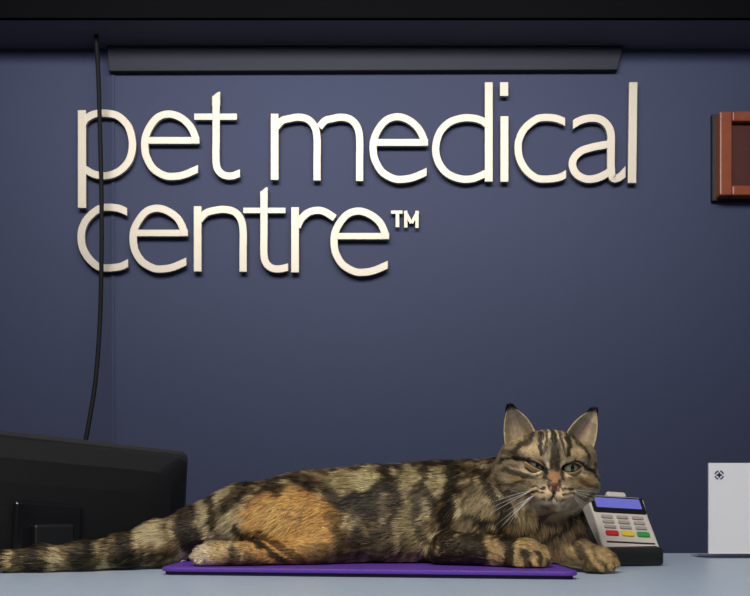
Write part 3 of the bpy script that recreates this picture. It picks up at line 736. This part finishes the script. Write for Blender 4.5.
# clearances round the eyes and nose
de = np.min([np.hypot((h[:,0]-x)/1.08,(h[:,2]-u)/.58)+(h[:,1]<1)*9 for x,f,u in EYES],axis=0)
Ls *= .22+.78*ss(de,.95,1.9)
dn = np.hypot(h[:,0]/.72,(h[:,2]+1.68)/.55)+(h[:,1]<2)*9; Ls *= ss(dn,.9,1.4)*.9+.1*ss(dn,.7,.9)
Ls *= rng.uniform(.65,1.15,NH)
keep = (Ls>.0006)&(de>.72); P0,N0,flow,Ls,inh2,h = P0[keep],N0[keep],flow[keep],Ls[keep],inh[keep],h[keep]; n = len(P0)
lift = .36+rng.normal(0,.08,n); lift = np.where(N0[:,2]<-.2, .12, lift)*(1-.35*inh2)
d0 = flow+N0*lift[:,None]*1.6; d0 /= np.linalg.norm(d0,axis=1,keepdims=True)
d1 = flow+N0*lift[:,None]*.5; d1 /= np.linalg.norm(d1,axis=1,keepdims=True)
A_ = P0-N0*.0004; B_ = A_+d0*(Ls*.5)[:,None]; T_ = B_+d1*(Ls*.55)[:,None]
onf = np.zeros(n,bool)
for Q in (A_,B_,T_): onf |= (Q[:,0]<mx1+.003)&(Q[:,0]>mx0-.003)&(Q[:,1]<my1+.003)
flz = np.where(onf, MATZ+.0012, TOP+.0012)
for Q in (A_,B_,T_): Q[:,2] = np.maximum(Q[:,2], flz)
sd = np.cross(flow,N0); wd = (rng.uniform(.00022,.00042,n)*(1-.25*inh2))[:,None]
sd2 = sd+N0*rng.normal(0,.35,n)[:,None]; sd2 /= np.linalg.norm(sd2,axis=1,keepdims=True)
VV = np.stack([A_-sd2*wd, A_+sd2*wd, B_-sd2*wd*.8, B_+sd2*wd*.8, T_],1).reshape(-1,3); VV[:,2] = np.maximum(VV[:,2], np.repeat(flz-.0007,5))
cr = colour(P0+flow*.001)
tick = rng.random(n); amp = rng.uniform(.72,1.28,n)[:,None]
cr = cr*amp*(1+.75*(vnoise(P0*np.array([1.2,1,.8]),420,31)-.5)*(1-.5*inh2))[:,None]; lum = cr.mean(1)
tb = ((tick<.06)&(lum<.30))[:,None]; cr = np.where(tb, cr*.5+C(185,160,112)*.35, cr); cr = np.where(((tick>.92))[:,None], cr*.45, cr)
tipc = cr*rng.uniform(.9,1.25,n)[:,None]
CCv = np.clip(np.stack([cr*.85,cr*.85,cr,cr,tipc],1).reshape(-1,3),0,1)
NN = np.repeat(N0,5,0) + (np.stack([sd2*-.25,sd2*.25,sd2*-.25,sd2*.25,0*sd2],1).reshape(-1,3)) + np.repeat(rng.normal(0,.14,(n,3)),5,0)
NN /= np.linalg.norm(NN,axis=1,keepdims=True)
bi = np.arange(n)*5
FF = np.stack([bi,bi+1,bi+3,bi+2,bi+2,bi+3,bi+4],1).ravel()
lt = np.tile([4,3],n)
o = mk_mesh('fur', VV, FF, lt, CCv, cat, M['fur'], nrm=NN); o['kind'] = 'stuff'

# ---- ears: cupped shells
def ear(s, name='ear'):
    base_c = np.array([s*3.05,-.3,2.65]); tip = np.array([s*4.3,.2,6.15])
    inner_b = np.array([s*1.35,.25,3.3]); outer_b = np.array([s*4.2,-.45,1.6]); tL = tip+np.array([-s*.6,0,-.15]); tR = tip+np.array([s*.12,0,-.15])
    nu, nv = 15, 17; g = np.zeros((nv,nu,3))
    for j in range(nv):
        v = j/(nv-1)
        L_ = inner_b*(1-v)+tL*v + np.array([s*(-.05)*math.sin(PI*v), .1*math.sin(PI*v), .42*math.sin(PI*v**.85)])
        R_ = outer_b*(1-v)+tR*v + np.array([s*(.32)*math.sin(PI*v), .05, .05*math.sin(PI*v)])
        wdt = np.linalg.norm(L_-R_)
        for i in range(nu):
            t = i/(nu-1); bow = math.sin(PI*t)
            g[j,i] = L_*(1-t)+R_*t + np.array([0,-1,0])*bow*wdt*.30
    # thickness
    gp = g.reshape(-1,3); dv = np.gradient(g,axis=0); du = np.gradient(g,axis=1); nn = np.cross(du.reshape(-1,3),dv.reshape(-1,3)); nn /= np.linalg.norm(nn,axis=1,keepdims=True)+1e-9
    if nn[:,1].mean() < 0: nn = -nn
    thick = .09
    front = gp; back = gp-nn*thick
    Vh = np.concatenate([front,back]); Wd_ = HC+(Vh*.01)@HM.T
    f = []
    I = lambda j,i,b=0: b*nu*nv+j*nu+i
    for j in range(nv-1):
        for i in range(nu-1):
            f.append([I(j,i),I(j,i+1),I(j+1,i+1),I(j+1,i)]); f.append([I(j,i,1),I(j+1,i,1),I(j+1,i+1,1),I(j,i+1,1)])
        f.append([I(j,0),I(j+1,0),I(j+1,0,1),I(j,0,1)]); f.append([I(j,nu-1),I(j,nu-1,1),I(j+1,nu-1,1),I(j+1,nu-1)])
    col = np.zeros((len(Vh),3))
    vv = np.repeat(np.arange(nv)/(nv-1),nu); tt = np.tile(np.arange(nu)/(nu-1),nv); ed = np.minimum(tt,1-tt)
    ci = C(240,212,182)*np.ones((nu*nv,1)); ci = ci+(C(225,200,160)-ci)*(ss(ed,.3,.08)*.8)[:,None]; ci = ci+(C(90,66,54)-ci)*(ss(np.abs(tt-.55),.3,.05)*.35*(vv<.75))[:,None]
    cb = C(112,86,58)*np.ones((nu*nv,1))
    for cc2 in (ci,cb): cc2 += (C(24,20,18)-cc2)*ss(vv,.88,.95)[:,None]
    col = np.concatenate([ci,cb])
    o = mk_mesh(name, Wd_, np.array(f).ravel(), np.full(len(f),4), col, cat, M['skin'])
    # fur on ear
    m2 = 9000; fj = rng.random(m2)**.8*(nv-1.01); fi = rng.random(m2)*(nu-1.01); j0 = fj.astype(int); i0 = fi.astype(int); side = rng.random(m2)<.5
    a_ = (fj-j0)[:,None]; b_ = (fi-i0)[:,None]
    bil = lambda Gd: Gd[j0,i0]*(1-a_)*(1-b_)+Gd[j0+1,i0]*a_*(1-b_)+Gd[j0,i0+1]*(1-a_)*b_+Gd[j0+1,i0+1]*a_*b_
    nng = nn.reshape(nv,nu,3); fp = bil(g); n_ = bil(nng); cg = np.where(side[:,None], bil(ci.reshape(nv,nu,3)), bil(cb.reshape(nv,nu,3)))
    dv_ = bil(dv); dv_ /= np.linalg.norm(dv_,axis=1,keepdims=True)
    n_s = np.where(side[:,None], n_, -n_); fp = np.where(side[:,None], fp, fp-n_*thick)
    e_ = np.minimum(fi/(nu-1),1-fi/(nu-1)); vq = fj/(nv-1)
    ln = rng.uniform(.12,.3,m2)*(1+1.3*(vq>.86)) ; long_ = side&(e_<.16)&(vq<.7); ln = np.where(long_, ln*2.6, ln)
    inward = np.where((fi/(nu-1)<.5)[:,None], 1, -1)*bil(du); inward /= np.linalg.norm(inward,axis=1,keepdims=True)+1e-9
    dr = dv_+n_s*.3+rng.normal(0,.15,(m2,3)); dr = np.where(long_[:,None], dv_*.5+inward*.9+n_s*.4+rng.normal(0,.15,(m2,3)), dr); dr /= np.linalg.norm(dr,axis=1,keepdims=True)
    sdv = np.cross(dr,n_s); sdv /= np.linalg.norm(sdv,axis=1,keepdims=True)+1e-9; wv = rng.uniform(.014,.028,m2)[:,None]
    tips = fp+dr*ln[:,None]
    Vf = np.stack([fp-sdv*wv, fp+sdv*wv, tips],1).reshape(-1,3); Vf = HC+(Vf*.01)@HM.T
    cg = cg*rng.uniform(.7,1.3,m2)[:,None]; cg = np.where(long_[:,None], C(205,185,150)*rng.uniform(.7,1.1,m2)[:,None], cg)
    nw = (n_s@HM.T); fo = mk_mesh('ear_fur', Vf, np.arange(m2*3), np.full(m2,3), np.clip(np.repeat(cg,3,0),0,1), o, M['fur'], nrm=np.repeat(nw,3,0)); fo['kind'] = 'stuff'
ear(-1); ear(1)

# ---- eyes
def H4():
    m4 = Matrix.Identity(4)
    for i in range(3):
        for j in range(3): m4[i][j] = HM[i][j]*.01
        m4[i][3] = HC[i]
    return m4
HM4 = H4()
def eye_mat():
    m = bpy.data.materials.new('green grey cat eye'); m.use_nodes = True; nt = m.node_tree; b = nt.nodes['Principled BSDF']
    a = nt.nodes.new('ShaderNodeAttribute'); a.attribute_name = 'coat'; nt.links.new(a.outputs['Color'], b.inputs['Base Color'])
    b.inputs['Roughness'].default_value = .06; b.inputs['Coat Weight'].default_value = .6; return m
EM = eye_mat()
def grid_mesh(name, fn, nu, nv, colfn, m, parent):
    V=[];Cc2=[]
    for j in range(nv):
        for i in range(nu):
            p = fn(i/(nu-1), j/(nv-1)); V.append(HC+HM@(np.array(p)*.01)); Cc2.append(colfn(i/(nu-1), j/(nv-1), p))
    f=[[j*nu+i, j*nu+i+1, (j+1)*nu+i+1, (j+1)*nu+i] for j in range(nv-1) for i in range(nu-1)]
    return mk_mesh(name, np.array(V), np.array(f).ravel(), np.full(len(f),4), np.array(Cc2), parent, m)
for (x,f,u), opn, sl, lk in ((EYES[0],.20,-.40,(.16,-.10)),(EYES[1],.40,.10,(.12,-.02))):
    er = .98; c0 = np.array([x,f,u])
    def fn(s_,t_): 
        a = t_*PI*.6; b2 = s_*2*PI; return c0+er*np.array([math.sin(a)*math.cos(b2), math.cos(a), math.sin(a)*math.sin(b2)])
    def cf(s_,t_,p):
        q = (p-c0)/er; r_ = math.hypot(q[0]-lk[0], q[2]-lk[1])
        pu = math.hypot((q[0]-lk[0])/.20, (q[2]-lk[1])/.42)
        if pu < 1: return C(8,8,8)
        if r_ < .78: return C(112,112,84)*(1.05-.35*(r_/.78)**4)*(1-.55*max(0,min(1,(q[2]-.02)/.3)))  # iris darker at the top: shade of the upper lid painted in
        return C(60,50,40)
    eo = grid_mesh('eye', fn, 49, 41, cf, EM, cat)
    sg = 1 if x > 0 else -1
    for updn in (1,-1):
        # eyelid: a shell around the eyeball from its opening edge to the socket
        def edge(w):    # w -1..1 across the opening
            h_ = opn*(1-abs(w)**2.2); base = sl*w*-1*sg*sg
            return (.06+h_*(.95 if updn>0 else -.85)) + sl*w
        def fl2(s_,t_):
            w = -1.12+2.24*s_; e0 = edge(np.clip(w,-1,1)); z_ = e0+updn*t_*.6
            xx = w*.93; rr = er+.04+.03*math.sin(min(1,t_*3)*PI*.5)
            y2 = rr*rr-(xx*.86)**2-(z_*.9)**2
            return c0+np.array([xx, math.sqrt(max(y2,.05)), z_])
        def cl(s_,t_,p):
            if t_ < (.3 if updn>0 else .18): return C(18,13,10)
            return (C(158,128,90) if updn>0 else C(176,148,106)) if t_ < .36 else C(128,102,72)
        lo_ = grid_mesh('eyelid', fl2, 25, 12, cl, M['skin'], cat)
# ---- nose leather
NM = mat('brick nose leather', srgb(112,64,48), .5, noise=.15, nscale=300, bump=.3, bscale=1500)
bm = bmesh.new()
outl = [(-.88,-1.36),(-.45,-1.18),(0,-1.12),(.45,-1.18),(.88,-1.36),(.80,-1.58),(.45,-1.88),(.14,-2.1),(0,-2.22),(-.14,-2.1),(-.45,-1.88),(-.80,-1.58)]
cxn, czn = 0,-1.62
rows = []
for k, (sc_, fy) in enumerate(((1.0,3.6),(.96,4.14),(.72,4.30),(.35,4.36))):
    rows.append([bm.verts.new(HM4@Vector((cxn+(x-cxn)*sc_, fy-.25*abs(x)**1.5+(z-czn)*.12, czn+(z-czn)*sc_))) for x,z in outl])
for a1_,b1_ in zip(rows,rows[1:]):
    for i in range(len(outl)): bm.faces.new((a1_[i],a1_[(i+1)%12],b1_[(i+1)%12],b1_[i]))
bm.faces.new(rows[-1])
no = bm_obj('nose', bm, NM, cat, smooth=True)
DKM = mat('dark nostril', (.01,.006,.005), .5)
for s in (-1,1):
    bm = bmesh.new(); bmesh.ops.create_uvsphere(bm, u_segments=12, v_segments=8, radius=1, matrix=HM4@Matrix.Translation((s*.46,4.10,-1.58))@Matrix.Rotation(s*R(-35),4,'Y')@Matrix.Diagonal((.13,.12,.07,1)))
    bm_obj('nostril', bm, DKM, no, smooth=True)
# ---- whiskers
WM = mat('white whisker', (.85,.83,.78), .4)
wk = []
for s in (-1,1):
    for k in range(8 if s < 0 else 6):
        a0 = (-.22,-.36,-.50,-.64,-.78,-.92,-.42,-.72)[k] if s < 0 else (.05,-.10,-.25,-.42,-.6,-.8)[k]
        Lw = (4.6,4.9,5.2,5.0,4.6,4.0,3.6,4.2)[k] if s < 0 else (2.8,3.0,3.0,2.8,2.6,2.2)[k]
        st_ = np.array([s*(1.35+.25*(k%3)), 3.55-.28*(k%3), -1.85-.10*k*.8])
        dr = np.array([s*math.cos(a0), .12-.10*(k%3), math.sin(a0)])
        pts = [HC+HM@((st_+dr*Lw*t+np.array([0,.0,-.7*t*t*(.6 if s<0 else .3)]))*.01) for t in np.linspace(0,1,9)]
        for p in pts: p[2] = max(p[2], MATZ+.003)
        bm = bmesh.new(); tube(bm, pts, [(.00026 if s < 0 else .00017)*(1-.8*i/8) for i in range(9)], 5); bm_obj('whisker', bm, WM, cat, smooth=True)

# ------------------------------------------------------------------ light
def area(name, loc, target, size, sy, power, color):
    L = bpy.data.lights.new(name, 'AREA'); L.shape = 'RECTANGLE'; L.size = size; L.size_y = sy; L.energy = power; L.color = color
    o = bpy.data.objects.new(name, L); COL.objects.link(o); o.location = loc
    o.rotation_euler = (Vector(target)-Vector(loc)).to_track_quat('-Z','Y').to_euler(); return o
a1 = area('wall_washer_light', (-.05, .95, 2.2), (-.03, 1.9, 1.85), 1.5, .2, 8.8, (1,.96,.9)); a1.data.spread = R(120)
area('ceiling_panel_light', (-.2, -.15, 2.46), (0, .85, 1.0), 1.0, .5, 42, (1,.95,.87))
Wd = bpy.data.worlds.new('World'); S.world = Wd; Wd.use_nodes = True
Wd.node_tree.nodes['Background'].inputs[0].default_value = (.75,.82,1,1); Wd.node_tree.nodes['Background'].inputs[1].default_value = .10

# ------------------------------------------------------------------ camera
cam = bpy.data.cameras.new('camera'); co = bpy.data.objects.new('camera', cam); COL.objects.link(co); S.camera = co
cam.sensor_width = 36; cam.lens = F/750*36; cam.shift_y = (HY-298)/750; cam.clip_start = .01
co.location = (0,0,CAMZ); co.rotation_euler = (R(90), 0, 0)
S.view_settings.view_transform = 'Standard'; S.view_settings.look = 'None'; S.view_settings.gamma = 1; S.view_settings.use_curve_mapping = False
S.view_settings.exposure = 0.0
